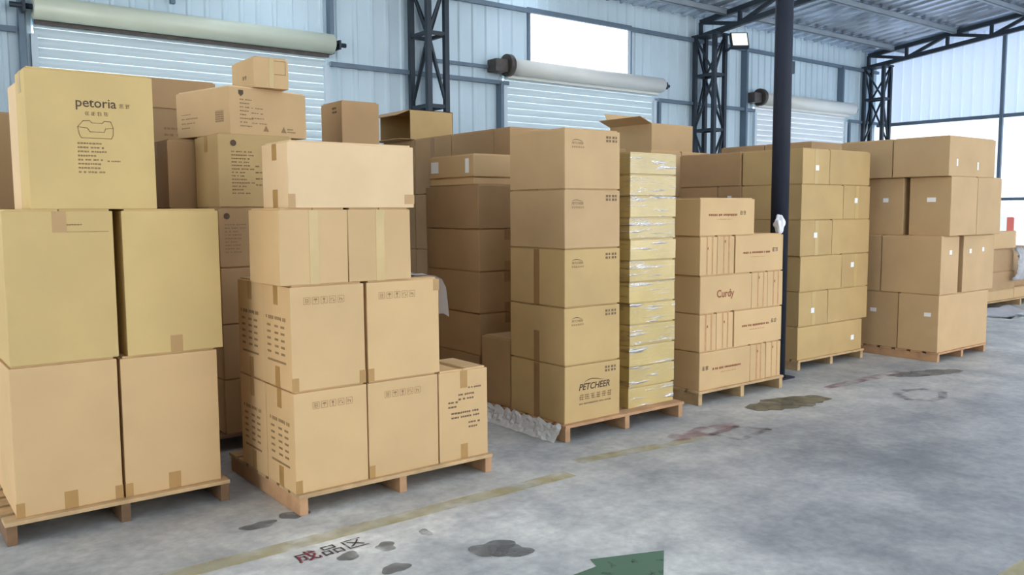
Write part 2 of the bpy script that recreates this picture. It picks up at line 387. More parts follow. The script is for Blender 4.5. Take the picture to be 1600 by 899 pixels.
wall_sheets(wb, 'sheet_wall', DOORS[1][0], WX0, DZ, 5.0, at=bk); wall_sheets(wb, 'sheet_wall', WX1, DOORS[1][1], DZ, 5.0, at=bk)
wall_sheets(wb, 'sheet_wall', WX0, WX1, WZ1, 5.0, at=bk); wall_sheets(wb, 'sheet_wall', WX0, WX1, DZ, WZ0, at=bk)
wr = newobj('wall_right', None); wr.location = (XW, 0, 0); tag(wr, 'bright ribbed end wall with translucent lower sheets', kind='structure')
rr_ = lambda x, z: (0, -x, z)
wall_sheets(wr, 'frosted_sheet', -YW, 9, 3.32, 5.0, rot=R(-90), at=rr_)
wall_sheets(wr, 'daylight_panel', -YW, 9, 0.0, 3.32, rot=R(-90), at=rr_)
# gable sheet above the eaves line
gb = bmesh.new(); f = [gb.verts.new((0, y, z)) for y, z in ((10,5.0-.02),(-9,5.0-.02),(-9,roofz(-9)),(0,roofz(0)),(10,5.0))]; gb.faces.new(f)
newobj('wall_sheet', fin(gb, 'wall_sheet'), 'frosted_sheet', wr, (0,0,0))

# roof of ribbed foil-faced sheets
ce = newobj('ceiling', None); tag(ce, 'silvery foil-faced sloping metal roof', kind='structure')
bm = bmesh.new(); w = .9
prof = []
for i in range(3): prof += [(i*.3, 0), (i*.3+.22, 0), (i*.3+.24, -.028), (i*.3+.28, -.028)]
prof.append((.9, 0)); rows = []
for y in (10.15, 3.2): rows.append([bm.verts.new((x, y, roofz(y)+.02+z)) for x, z in prof])
for a, b in zip(rows, rows[1:]):
    for i in range(len(prof)-1): bm.faces.new((a[i], a[i+1], b[i+1], b[i]))
rm = fin(bm, 'roof_sheet')
bm = bmesh.new(); rows = []
for y in (3.2, 0, -9): rows.append([bm.verts.new((x, y, roofz(y)+.02+z)) for x, z in prof])
for a, b in zip(rows, rows[1:]):
    for i in range(len(prof)-1): bm.faces.new((a[i], a[i+1], b[i+1], b[i]))
rf = fin(bm, 'roof_sheet'); rs_ = rf.copy(); rs_.name = 'added_skylight_sheet'
rmb = rm.copy(); rmb.name = 'added_skylight_sheet'
for i in range(29):
    back = i in (13, 17)
    newobj('added_skylight_sheet' if back else 'roof_sheet', rmb if back else rm, 'added_skylight' if back else 'foil', ce, (-8+i*.9, 0, 0))  # unseen rear sheets, added to brighten the back wall
    sky = i > 8 and i % 3 == 1                     # unseen translucent sheets, added to light the aisle and stacks
    newobj('added_skylight_sheet' if sky else 'roof_sheet', rs_ if sky else rf, 'added_skylight' if sky else 'foil', ce, (-8+i*.9, 0, 0))
wl = newobj('wall_left', None); wl.location = (-8, 0, 0); tag(wl, 'unseen pale blue ribbed metal wall, added to darken left-facing sides', kind='structure')  # out of view; closes this side to darken left-facing carton sides
la = lambda x, z: (0, x, z)
wall_sheets(wl, 'sheet_wall', -9, -.5, 0, 6.0, rot=R(90), at=la); wall_sheets(wl, 'sheet_wall', -.5, YW, 5.0, 6.0, rot=R(90), at=la)
wf = newobj('wall_front', None); wf.location = (0, -9, 0); tag(wf, 'unseen pale blue ribbed metal wall, added to cut light from the front', kind='structure')  # out of view; width set to hold front light off left faces
wall_sheets(wf, 'sheet_wall', -8, .8, 0, 5.0, rot=0, at=lambda x, z: (x, 0, z))

# window above the middle shutter
wn = newobj('window_1', None); wn.location = ((WX0+WX1)/2, YW, WZ0); tag(wn, 'wide glaring window above the middle roller shutter', kind='structure')
ww, wh = WX1-WX0, WZ1-WZ0
newobj('pane', boxmesh('pane', -ww/2, ww/2, .0, .006, 0, wh), 'window_glass', wn)
for a in ((-ww/2-.05, -ww/2, 0, wh), (ww/2, ww/2+.03, 0, wh), (-ww/2-.05, ww/2+.03, wh, wh+.03), (-ww/2-.05, ww/2+.03, -.03, 0)):
    newobj('window_frame', boxmesh('window_frame', a[0], a[1], -.05, .02, a[2], a[3]), 'steel_post', wn)

# roller shutters
slatmesh = {}
def shutter(n, x0, x1, rmat, smat, label, motor):
    d = newobj('door_%d' % n, None); d.location = ((x0+x1)/2, YW, 0); tag(d, label, kind='structure')
    w = x1-x0; ph = .098
    bm = bmesh.new(); k = 5; prof = [(-.011*math.sin(math.pi*i/k), ph*.92*i/k) for i in range(k+1)] + [(.004, ph*.93), (.004, ph)]
    for (a, b) in zip(prof, prof[1:]):
        bm.faces.new([bm.verts.new(p) for p in ((-w/2, a[0], a[1]), (w/2, a[0], a[1]), (w/2, b[0], b[1]), (-w/2, b[0], b[1]))])
    me = fin(bm, 'slat')
    for i in range(36): newobj('slat', me, smat, d, (0, -.03, i*ph))
    tz, r = 3.6, .118
    newobj('shutter_roll', cylmesh('shutter_roll', (-w/2-.02, -.19, tz), (w/2+.02, -.19, tz), r, seg=32), rmat, d)
    newobj('bottom_rail', boxmesh('bottom_rail', -w/2, w/2, -.14, -.10, tz-r-.035, tz-r+.012), 'motor' if rmat == 'roll_green' else rmat, d)
    for s in (-1, 1): newobj('side_rail', boxmesh('side_rail', s*w/2-.03, s*w/2+.03, -.08, -.02, 0, 3.36), 'jamb', d)
    newobj('axle', cylmesh('axle', (-w/2-.22, -.19, tz), (w/2+.2, -.19, tz), .028, seg=12), 'steel_dark', d)
    for s, e in ((-1, -.1), (1, .1)):
        newobj('bracket', boxmesh('bracket', s*w/2+e-.012, s*w/2+e+.012, -.25, .0, tz-.06, tz+.05), 'steel_dark', d)
    if motor:
        newobj('motor_drum', cylmesh('motor_drum', (-w/2-.09, -.2, tz+.01), (-w/2-.01, -.2, tz+.01), .155, seg=24), 'motor', d)
        newobj('motor_case', boxmesh('motor_case', -w/2-.32, -w/2-.09, -.28, -.06, tz-.1, tz+.08, bevel=.02), 'motor', d)
    return d
shutter(1, *DOORS[0], 'roll_green', 'slat', 'blue-grey roller shutter under a green-cream roll', False)
shutter(2, *DOORS[1], 'roll_white', 'slat', 'pale blue roller shutter below the glaring window', True)
shutter(3, *DOORS[2], 'roll_white', 'slat_white', 'white roller shutter beside the corner of the building', True)

# girts and posts on the walls
tn = [0]
def trim(a, b, w, h, mat, label):
    tn[0] += 1; a, b = Vector(a), Vector(b); mid = (a+b)/2
    o = newobj('trim_%d' % tn[0], barmesh('trim', a-mid, b-mid, w, h), mat, None, mid); tag(o, label, kind='structure')
yg = YW-.075
for x0, x1 in ((-8, 1.4), (4.82, 7.62), (10.78, 13.4), (16.6, XW)): trim((x0, yg, 3.38), (x1, yg, 3.38), .05, .055, 'steel_post', 'thin steel rail between the shutters')
trim((-8, yg, 4.46), (XW-.05, yg, 4.46), .05, .06, 'steel_post', 'upper steel rail along the back wall')
trim((6.3, yg, 3.58), (7.5, yg, 3.58), .04, .045, 'steel_post', 'short rail beside the lattice column')
for x, z0, z1, w in ((1.45,0,5,.1),(4.84,3.5,5,.11),(2.94,3.85,5,.06),(7.48,0,3.38,.12),(10.82,0,3.38,.06),(13.1,0,4.46,.14),(16.28,3.7,4.46,.14),(16.62,0,3.38,.08)):
    trim((x, yg+.01, z0), (x, yg+.01, z1), w, .05, 'steel_post', 'vertical steel post on the back wall')
xg = XW-.07
trim((xg, YW-.1, 3.33), (xg, -9, 3.27), .05, .07, 'steel_post', 'steel rail along the end wall')
pz = onx(1580, 311, xg).z
trim((xg, YW-.1, pz), (xg, -9, pz), .05, .06, 'steel_post', 'lower steel rail along the end wall')
for y in (7.36, 3.6, -.2): trim((xg-.02, y, 0), (xg-.02, y, roofz(y)-.3), .06, .06, 'steel_post', 'slim steel post on the end wall')

# lattice columns, trusses, purlins
def bar(parent, name, a, b, w, mat='steel_dark', h=None): return newobj(name, barmesh(name, a, b, w, h), mat, parent)
def column(x0, label):
    a, b, y0 = .27, .42, 9.48
    o = newobj('lattice_column', None); o.location = (x0+a/2, y0+b/2, 0); tag(o, label, 'column', 'lattice columns along the back wall')
    H = 4.5
    P = [(-a/2,-b/2),(a/2,-b/2),(a/2,b/2),(-a/2,b/2)]
    for p in P: bar(o, 'chord', (*p, 0), (*p, H), .066)
    st = .93; k = 0; z = .12
    while z < H-.1:
        for i in range(4):
            p, q = P[i], P[(i+1) % 4]
            bar(o, 'tie', (*p, z), (*q, z), .045)
            z1 = min(z+st, H)
            if (k+i) % 2 == 0: bar(o, 'brace', (*p, z), (*q, z1), .03)
            else: bar(o, 'brace', (*q, z), (*p, z1), .03)
        z += st; k += 1
    newobj('cap_plate', boxmesh('cap_plate', -a/2-.05, a/2+.05, -b/2-.05, b/2+.05, H, H+.03), 'steel_dark', o)
    newobj('base_plate', boxmesh('base_plate', -a/2-.08, a/2+.08, -b/2-.08, b/2+.04, 0, .02), 'steel_dark', o)
    return o
column(5.985, 'dark lattice column between the green-cream roll and the window')
column(11.68, 'dark lattice column carrying the floodlight')
column(17.12, 'dark lattice column in the corner of the building')
column(.33, 'dark lattice column on the far side of the green-cream roll')
def truss(x, label):
    o = newobj('roof_truss', None); o.location = (x, 9.9, 4.6); tag(o, label, 'truss', 'roof trusses')
    yy = [9.9-.82*i for i in range(13)]
    T = lambda y: (0, y-9.9, roofz(y)-.10-4.6)
    B = lambda y: (0, y-9.9, 4.53+.107*(9.9-y)-4.6)
    bar(o, 'top_chord', T(9.9), T(yy[-1]), .08); bar(o, 'bottom_chord', B(9.9), B(yy[-1]), .08)
    for i, y in enumerate(yy): bar(o, 'web', B(y), T(y), .055)
    for i in range(len(yy)-1): bar(o, 'web', *( (B(yy[i]), T(yy[i+1])) if i % 2 else (T(yy[i]), B(yy[i+1])) ), .06)
    return o
for x, l in ((6.12, 'dark steel roof truss over the lattice column near the stacked cartons'), (11.82, 'dark steel roof truss above the floodlight'), (17.26, 'dark steel roof truss along the end wall'), (.46, 'dark steel roof truss over the green-cream roll')): truss(x, l)
pm = None
for i in range(8):
    y = 9.35-1.25*i; z = roofz(y)-.03
    bm = bmesh.new(); addbox(bm, -13, 12.75, -.03, -.024, -.1, 0); addbox(bm, -13, 12.75, -.03, .04, -.1, -.094); addbox(bm, -13, 12.75, -.03, .04, -.006, 0)
    o = newobj('purlin', fin(bm, 'purlin'), 'purlin_gray', None, (4.98, y, z)); tag(o, 'long grey steel purlin under the foil roof', 'beam', 'purlins under the roof')

# floodlight on the second column
fx = newobj('floodlight', None); fx.location = (11.93, 9.27, 4.26); tag(fx, 'small square floodlight tilted down on the lattice column', 'lamp')
q = newobj('housing', boxmesh('housing', -.15, .15, -.04, .04, -.15, .15, bevel=.015), 'steel_dark', fx, (0, -.1, .1), (R(-28), 0, R(-38)))
newobj('lens', boxmesh('lens', -.125, .125, -.046, -.039, -.12, .12), 'lens', q)
newobj('bracket', barmesh('bracket', (-.02, .19, -.06), (0, -.06, .08), .03), 'steel_dark', fx)

# foreground post
po = newobj('steel_post', None); po.location = (6.64, 4.62, 0); tag(po, 'dark navy round steel post rising between the pallets', 'post')
bm = bmesh.new(); addcyl(bm, (0,0,0), (0,0,roofz(4.6)-.05), .078, seg=32); me = fin(bm, 'shaft')
for p in me.polygons: p.use_smooth = len(p.vertices) == 4
newobj('shaft', me, 'steel_navy', po)
newobj('foot_plate', boxmesh('foot_plate', -.12, .12, -.12, .12, 0, .015), 'steel_navy', po)
sb = newobj('socket_box', boxmesh('socket_box', -.03, .03, -.02, .02, 0, .11, bevel=.006), 'steel_dark', None, (6.64+.108, 4.62-.01, 2.76)); tag(sb, 'small dark socket box fixed to the round post', 'box')
# bag knotted round the post
def blob(name, r, seed, sx=1, sy=1, sz=1, amp=.25, sub=3):
    bm = bmesh.new(); bmesh.ops.create_icosphere(bm, subdivisions=sub, radius=r); k = random.Random(seed)
    ph = [(Vector((k.uniform(-1,1),k.uniform(-1,1),k.uniform(-1,1))).normalized(), k.uniform(3,8), k.uniform(0,6)) for _ in range(7)]
    for v in bm.verts:
        n = v.co.normalized(); v.co *= 1+amp*sum(math.sin(n.dot(d)*f+p) for d, f, p in ph)/4
        v.co = Vector((v.co.x*sx, v.co.y*sy, v.co.z*sz))
    return fin(bm, name, True)
bg_ = newobj('plastic_bag', blob('plastic_bag', .052, 3, .9, .8, 1.35, .45, 4), 'cloth_white', None, (6.525, 4.54, 1.415)); tag(bg_, 'scrap of white plastic tied round the dark post', 'plastic bag')

# ================================================================== stacks of cartons
# --- first pallet: four tall cartons and the printed bathtub carton
pallet(.47, 1.52, 4.45, 5.47, .115, 'dark weathered pallet under the four tall plain cartons', 'pallet_wood', smat='pallet_dark')
Ya, Yb, Yc = 4.49, 4.97, 5.45
L = 'tall plain cardboard carton, %s of the pallet with the printed bathtub carton on top'
carton(.525, .992, Ya, Yb, .115, .835, 'tall plain carton on the dark weathered pallet, bottom layer, outer end', 'card_tan', 'bck', 'tape_tan')
carton(1.006, 1.485, Ya, Yb, .115, .83, 'tall plain carton on the dark weathered pallet, bottom layer, next to the icon-printed stack', 'card_tan', 'bc', 'tape_tan')
c = carton(.532, 1.004, Ya, Yb, .835, 1.565, 'tall plain carton with tape at its top edge, below the bathtub carton', 'card_yellow', 'f', 'tape_tan')
put_front(c, rectmesh(textlines(.12, 1, .014, 5)+[(0, -.04, .2, -.037)]), 'ink_soft', .25, .66, dims(c))
carton(1.045, 1.52, Ya, Yb, .83, 1.565, 'tall plain carton with a dark gap beside it, upper layer, near the icon-printed stack', 'card_yellow', 'b', 'tape_tan')
for x0, x1, z0, z1 in ((.53,.99,.115,.835),(1.0,1.485,.115,.83),(.535,1.0,.835,1.565),(1.04,1.515,.83,1.565)):
    carton(x0, x1, Yb+.004, Yc, z0, z1, 'tall plain carton in the rear row of the dark weathered pallet', 'card_tan', '', group='rear row cartons of the first pallet')
pb = carton(.655, 1.217, 4.5, 4.765, 1.565, 2.222, 'large square carton printed with a bathtub drawing and a brand name', 'card_yellow', 's', 'tape_pale')
D = dims(pb)
put_front(pb, textmesh('petoria', .063, 0, .0006), 'ink', .208, .487, D)
put_front(pb, rectmesh(glyphs(2, .024, .003, 1)), 'ink_soft', .402, .489, D)
put_front(pb, rectmesh(glyphs(4, .022, .006, 2)), 'ink_soft', .247, .446, D)
tub = [(0,.06),(.035,.095),(.075,.098),(.09,.085),(.155,.085),(.17,.098),(.21,.095),(.225,.06),(.222,.02),(.21,0),(.02,0),(.008,.02),(0,.06),(.06,.055),(.075,.035),(.165,.035),(.175,.055),(.225,.06)]
put_front(pb, fin(stroke([(x*.7, y*.85) for x, y in tub], .0035), 'print'), 'ink_soft', .215, .34, D)
put_front(pb, rectmesh(textlines(.13, 8, .0195, 11, .45, .4)), 'ink_soft', .21, .318, D)
put_front(pb, rectmesh(textlines(.06, 1, .015, 13, .45, .1)), 'ink_soft', .34, .235, D)
carton(.66, 1.25, 4.775, 5.04, 1.565, 2.19, 'plain carton standing close behind the bathtub carton', 'card_light')

# --- rear pallet beyond the first
pallet(.1, 1.3, 5.62, 6.62, .115, 'pallet in the second row behind the tall plain cartons', 'pallet_dark')
for i, (z0, z1) in enumerate(((.115,.6),(.6,1.08),(1.08,1.565))):
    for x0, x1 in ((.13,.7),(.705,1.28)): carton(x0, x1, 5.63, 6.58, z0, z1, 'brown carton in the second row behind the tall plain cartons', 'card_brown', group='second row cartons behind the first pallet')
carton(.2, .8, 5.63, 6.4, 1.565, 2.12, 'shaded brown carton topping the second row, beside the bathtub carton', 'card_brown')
carton(.81, 1.36, 5.63, 6.4, 1.565, 2.12, 'unseen brown carton added to shade the glossy dark carton', 'card_brown')  # hidden carton, added to keep side light off the glossy dark one

# --- stack behind, with the printed cartons
pallet(1.62, 2.75, 5.38, 6.4, .11, 'pallet under the stack topped by a small taped carton', 'pallet_dark')
for z0, z1 in ((.11,.47),(.47,.83),(.83,1.195)):
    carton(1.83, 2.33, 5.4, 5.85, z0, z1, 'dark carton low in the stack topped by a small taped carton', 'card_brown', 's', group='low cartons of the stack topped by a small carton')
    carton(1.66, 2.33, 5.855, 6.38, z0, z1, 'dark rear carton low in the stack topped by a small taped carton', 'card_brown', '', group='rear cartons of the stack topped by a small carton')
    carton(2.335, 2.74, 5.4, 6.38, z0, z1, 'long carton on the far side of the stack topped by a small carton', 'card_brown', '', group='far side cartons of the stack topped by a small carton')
def printed(o, seed, logo=True, rows=12, k=.0):
    D = dims(o)
    if logo: put_front(o, polymesh('print', [(.02*math.cos(a*math.pi/8), .02*math.sin(a*math.pi/8)) for a in range(16)], .0005), 'ink', .1+k, D[2]-.06, D)
    put_front(o, rectmesh(textlines(.15, rows, .022, seed, .4, .6)), 'ink_soft', .085+k, D[2]-.11, D)
    put_front(o, rectmesh(textlines(.13, max(2, rows//3), .04, seed+1, .25, .3)), 'ink_soft', .24+k, D[2]-.2, D)
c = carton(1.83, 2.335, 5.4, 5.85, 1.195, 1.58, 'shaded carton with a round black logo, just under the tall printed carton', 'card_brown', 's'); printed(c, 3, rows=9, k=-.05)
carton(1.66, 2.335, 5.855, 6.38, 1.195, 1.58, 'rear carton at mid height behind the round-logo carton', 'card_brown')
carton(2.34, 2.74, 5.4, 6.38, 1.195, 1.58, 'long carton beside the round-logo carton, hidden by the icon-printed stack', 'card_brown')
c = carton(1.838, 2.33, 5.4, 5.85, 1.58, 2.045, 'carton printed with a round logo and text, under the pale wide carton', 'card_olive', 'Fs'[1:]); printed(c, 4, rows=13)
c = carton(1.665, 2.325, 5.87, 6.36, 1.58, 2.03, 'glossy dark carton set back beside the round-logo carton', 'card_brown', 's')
carton(2.335, 2.72, 5.42, 6.3, 1.58, 1.86, 'low brown carton behind the big blank carton', 'card_brown')
c = carton(*corner_box(1.93, 5.42, .6, .62, 14), 2.045, 2.352, 'wide pale carton with shield logo, text and recycling marks, turned slightly', 'card_light', '', rz=R(14))
c.data.materials[0] = MAT['card_tan']
D = dims(c)
put_front(c, polymesh('print', [(-.018,.02),(.018,.02),(.018,-.004),(0,-.02),(-.018,-.004)], .0005), 'ink', .085, D[2]-.045, D)
put_front(c, rectmesh(textlines(.1, 8, .024, 21, .35, .6)), 'ink_soft', .075, D[2]-.08, D)
put_front(c, rectmesh(textlines(.12, 4, .032, 22, .22, .3)), 'ink_soft', .16, D[2]-.13, D)
for u in (.27, .41): put_front(c, polymesh('print', [(-.022,0),(.022,0),(0,.04)], .0005), 'ink_soft', u, .03, D)
put_front(c, rectmesh(textlines(.07, 2, .018, 23)), 'ink_soft', .44, .06, D)
put_side(c, rectmesh(textlines(.2, 7, .03, 24, .3, .6)), 'ink_soft', .06, D[2]-.06, D)
put_side(c, rectmesh([(i*.012, j*.014, i*.012+.01, j*.014+.011) for i in range(8) for j in range(8)]), 'ink_soft', .46, .08, D)
c = carton(2.1, 2.335, 5.43, 5.83, 2.352, 2.552, 'small taped carton on top of the wide pale carton', 'card_tan', 'F', 'tape_pale')
D = dims(c); put_front(c, rectmesh(frame_rects(0,0,.1,.09,.004)), 'ink_soft', .115, .09, D); put_side(c, rectmesh(glyphs(2,.03,.01,5)), 'ink', .2, .06, D)

# --- far stack in front of the first shutter
pallet(1.3, 2.5, 7.18, 8.2, .11, 'pallet of the rearmost stack in front of the green-cream roll shutter', 'pallet_dark')
zz = [.11, .56, 1.02, 1.48, 1.93, 2.383, 2.62]
for i in range(6):
    for x0, x1 in ((1.34, 1.9), (1.905, 2.45)): 
        c = carton(x0, x1, 7.2, 8.1, zz[i], zz[i+1], 'brown carton in the rearmost stack before the green-cream shutter' if i < 5 else 'flat brown carton topping the rearmost stack before the green-cream shutter', 'card_brown', 's', group='rearmost stack cartons' if i < 5 else 'flat cartons topping the rearmost stack')
        if i == 4: put_front(c, rectmesh(textlines(.25, 3, .05, 31, .4, .2)), 'ink_soft', .12, .3, dims(c))

# --- second pallet: cartons printed with handling icons
pallet(1.705, 2.925, 3.975, 4.99, .11, 'light wooden pallet under the cartons with rows of handling icons', 'pallet_wood', smat='pallet_orange')
def icon_box(x0, x1, z0, z1, label, ux, tape):
    c = carton(x0, x1, 4.0, 4.37, z0, z1, label, 'card_tan', tape, 'tape_tan'); D = dims(c)
    put_front(c, rectmesh(icons(.036, .011)), 'ink_soft', ux, D[2]-.1, D)
    side_print(c); return c
def side_print(c):
    D = dims(c)
    put_side(c, rectmesh(textlines(.26, 1, .034, 41, .6, .05)), 'ink_soft', .05, D[2]-.17, D)
    put_side(c, rectmesh([(i*.09+r0, -j*.035-.012, i*.09+r0+.05, -j*.035) for i, r0 in enumerate((0,.01,.0)) for j in range(5)]), 'ink_soft', .06, D[2]-.215, D)
    put_side(c, rectmesh([(0,0,.24,.012)]), 'ink_soft', .06, D[2]-.41, D)
icon_box(1.70, 2.11, .11, .64, 'icon-printed carton in the bottom layer at the pallet corner', .1, 'suc')
icon_box(2.117, 2.558, .11, .64, 'icon-printed carton in the bottom layer beside the carton with upside-down text', .1, 'suc')
icon_box(1.695, 2.105, .64, 1.18, 'icon-printed carton in the upper layer at the pallet corner', .07, 'suck')
icon_box(2.122, 2.572, .64, 1.18, 'icon-printed carton in the upper layer with a foam sheet behind it', .07, 'sucT')
for x0, x1 in ((1.70, 2.11), (2.117, 2.558)):
    for z0, z1 in ((.11,.64),(.64,1.18)):
        c = carton(x0, x1, 4.376, 4.75, z0, z1, 'icon-printed carton in the rear row of its light pallet', 'card_tan', 'su', 'tape_tan', group='rear row of the icon-printed cartons')
        side_print(c)
c = carton(2.566, 2.905, 4.0, 4.36, .11, .638, 'shorter carton with upside-down printed text at the pallet end', 'card_tan', 'fbt', 'tape_tan'); D = dims(c)
put_front(c, rectmesh(textlines(.09,1,.02,51,.5,.1)), 'ink_mid', .2, .42, D)
put_front(c, rectmesh(textlines(.14,2,.026,52,.45,.2)), 'ink_mid', .13, .385, D)
put_front(c, rectmesh(textlines(.07,2,.026,57,.45,.2)), 'ink_mid', .06, .345, D)
put_front(c, rectmesh(textlines(.2,2,.026,53,.45,.15)), 'ink_mid', .08, .28, D)
put_front(c, rectmesh(textlines(.08,2,.026,54,.45,.2)), 'ink_mid', .2, .215, D)
carton(2.566, 2.76, 4.42, 4.9, .11, .70, 'narrow carton behind the carton with upside-down text', 'card_tan', '')
c = carton(1.645, 2.017, 4.0, 4.40, 1.18, 1.566, 'plain carton with a vertical tape band, third layer over the pallet corner', 'card_tan', 'F', 'tape_pale')
carton(2.022, 2.395, 4.0, 4.40, 1.18, 1.566, 'plain carton with a vertical tape band, third layer beside its twin', 'card_tan', 'F', 'tape_pale')
c = carton(1.703, 2.42, 4.0, 4.33, 1.566, 1.9, 'big blank pale carton topping the icon-printed stack', 'card_light', 'suc', 'tape_tan')
newobj('tape', boxmesh('tape', -.03,.03,-.0015,.001,-.025,.025), 'tape_tan', c, (.33, -.165, .045))
# foam sheet lying over the rear cartons and hanging down
bm = bmesh.new(); prof = [(2.405,1.183),(2.5,1.183),(2.56,1.186),(2.61,1.18),(2.65,1.16),(2.68,1.11),(2.695,1.03),(2.71,.93)]
ys = [4.1+.045*i for i in range(9)]; rows = []
for j, y in enumerate(ys): rows.append([bm.verts.new((x+.012*math.sin(j*1.1+i*.5)*(i>3), y, z+.006*math.sin(j*1.7+i)*(i>2)+(.02*math.sin(j*.9) if i == 7 else 0))) for i, (x, z) in enumerate(prof)])
for a, b in zip(rows, rows[1:]):
    for i in range(len(prof)-1): bm.faces.new((a[i], a[i+1], b[i+1], b[i]))
bmesh.ops.solidify(bm, geom=list(bm.faces), thickness=-.006)
fs = newobj('foam_sheet', fin(bm, 'foam_sheet', True), 'foam'); tag(fs, 'grey-white foam sheet draped over the end of the icon-printed cartons', 'sheet')

# --- stack behind the second pallet with a carton on top
pallet(2.76, 3.6, 5.95, 6.98, .11, 'pallet hidden behind the icon-printed stack', 'pallet_dark')
zz = [.11,.6,1.09,1.58,2.06]
for i in range(4):
    for x0, x1 in ((2.78,3.17),(3.175,3.57)): carton(x0, x1, 5.98, 6.95, zz[i], zz[i+1], 'brown carton hidden behind the icon-printed stack', 'card_brown', group='cartons hidden behind the icon-printed stack')
c = carton(3.0, 3.322, 6.0, 6.36, 2.06, 2.396, 'lone cube carton standing up against the green-cream shutter', 'card_brown', '', 'tape_dark')
put_side(c, rectmesh(textlines(.1,2,.03,61)), 'ink', .2, .29, dims(c))

# --- narrow tower between the second and third pallets
pallet(3.77, 4.34, 5.3, 6.2, .11, 'pallet under the narrow tower of shaded cartons', 'pallet_dark')
zz = [.11,.43,.755,1.08,1.41,1.75]; nm = ('bottom','second','third','fourth','fifth')
for i in range(5):
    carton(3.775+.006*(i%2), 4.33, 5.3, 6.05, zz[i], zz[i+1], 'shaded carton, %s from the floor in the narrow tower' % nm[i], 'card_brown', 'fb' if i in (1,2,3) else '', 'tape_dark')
carton(3.78, 4.2, 5.36, 6.0, 1.75, 1.81, 'thin flat carton near the top of the narrow tower', 'card_tan')
carton(3.77, 4.2, 5.35, 5.98, 1.81, 1.985, 'low carton with white stickers at both ends, topping the narrow tower', 'card_tan', '', stickers=(('s',.03,.04,.11,.09),('s',.52,.03,.05,.11)))

# --- long wall of brown cartons in the second and third rows
pallet(4.38, 5.5, 5.7, 6.75, .11, 'nearer pallet under the long wall of brown cartons', 'pallet_dark')
pallet(4.38, 5.5, 6.8, 7.9, .11, 'farther pallet under the long wall of brown cartons', 'pallet_dark')
zz = [.11,.64,1.175,1.71,2.25]; yy = [5.71,5.945,6.6,7.25,7.9]
for i in range(4):
    for j in range(4):
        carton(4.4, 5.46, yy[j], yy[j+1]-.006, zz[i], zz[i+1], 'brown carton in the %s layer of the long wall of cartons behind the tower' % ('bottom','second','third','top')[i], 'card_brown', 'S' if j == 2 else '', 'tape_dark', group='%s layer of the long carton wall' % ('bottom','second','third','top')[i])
# the opened carton
def open_carton(x0, x1, y0, y1, z0, z1, label, mat, flaps):
    w, d, h = x1-x0, y1-y0, z1-z0; t = .006
    o = newobj('open_carton', None, None, None, ((x0+x1)/2, (y0+y1)/2, z0)); tag(o, label, 'box')
    newobj('bottom', boxmesh('bottom', -w/2, w/2, -d/2, d/2, 0, t), mat, o)
    for n, b in (('front',(-w/2,w/2,-d/2,-d/2+t)),('back',(-w/2,w/2,d/2-t,d/2)),('end',(-w/2,-w/2+t,-d/2+t,d/2-t)),('end',(w/2-t,w/2,-d/2+t,d/2-t))):
        newobj(n+'_panel', boxmesh(n, *b, t, h), mat, o)
    for side, ang, ln in flaps:
        if side in 'fb':
            s = -1 if side == 'f' else 1
            me = boxmesh('flap', -w/2+.004, w/2-.004, 0, ln, -t, 0); newobj('flap', me, mat, o, (0, s*d/2, h), (R(ang)*1, 0, 0 if s > 0 else R(180)))
        else:
            s = -1 if side == 'l' else 1
            me = boxmesh('flap', 0, ln, -d/2+.004, d/2-.004, -t, 0); newobj('flap', me, mat, o, (s*w/2, 0, h), (0, -R(ang), 0 if s > 0 else R(180)))
    return o
oc = newobj('open_carton', None, None, None, (4.62, 7.57, 2.25)); tag(oc, 'carton lying open with one flap lifted, on the long carton wall', 'box')
w, d, h, t = .5, .6, .29, .006
for n, b in (('bottom_panel',(-w/2,w/2,-d/2,d/2,0,t)),('front_panel',(-w/2,w/2,-d/2,-d/2+t,t,h)),('back_panel',(-w/2,w/2,d/2-t,d/2,t,h)),('top_panel',(-w/2,w/2,-d/2,d/2,h-t,h)),('end_panel',(w/2-t,w/2,-d/2,d/2,t,h-t))):
    newobj(n, boxmesh(n, *b), 'card_olive', oc)
newobj('flap', boxmesh('flap', -.16, 0, -d/2+.01, d/2-.01, -t, 0), 'card_brown', oc, (-w/2, 0, h), (0, R(-22), 0))
newobj('flap', boxmesh('flap', -.12, 0, -d/2+.01, d/2-.01, 0, t), 'card_brown', oc, (-w/2, 0, .0), (0, R(0), 0))

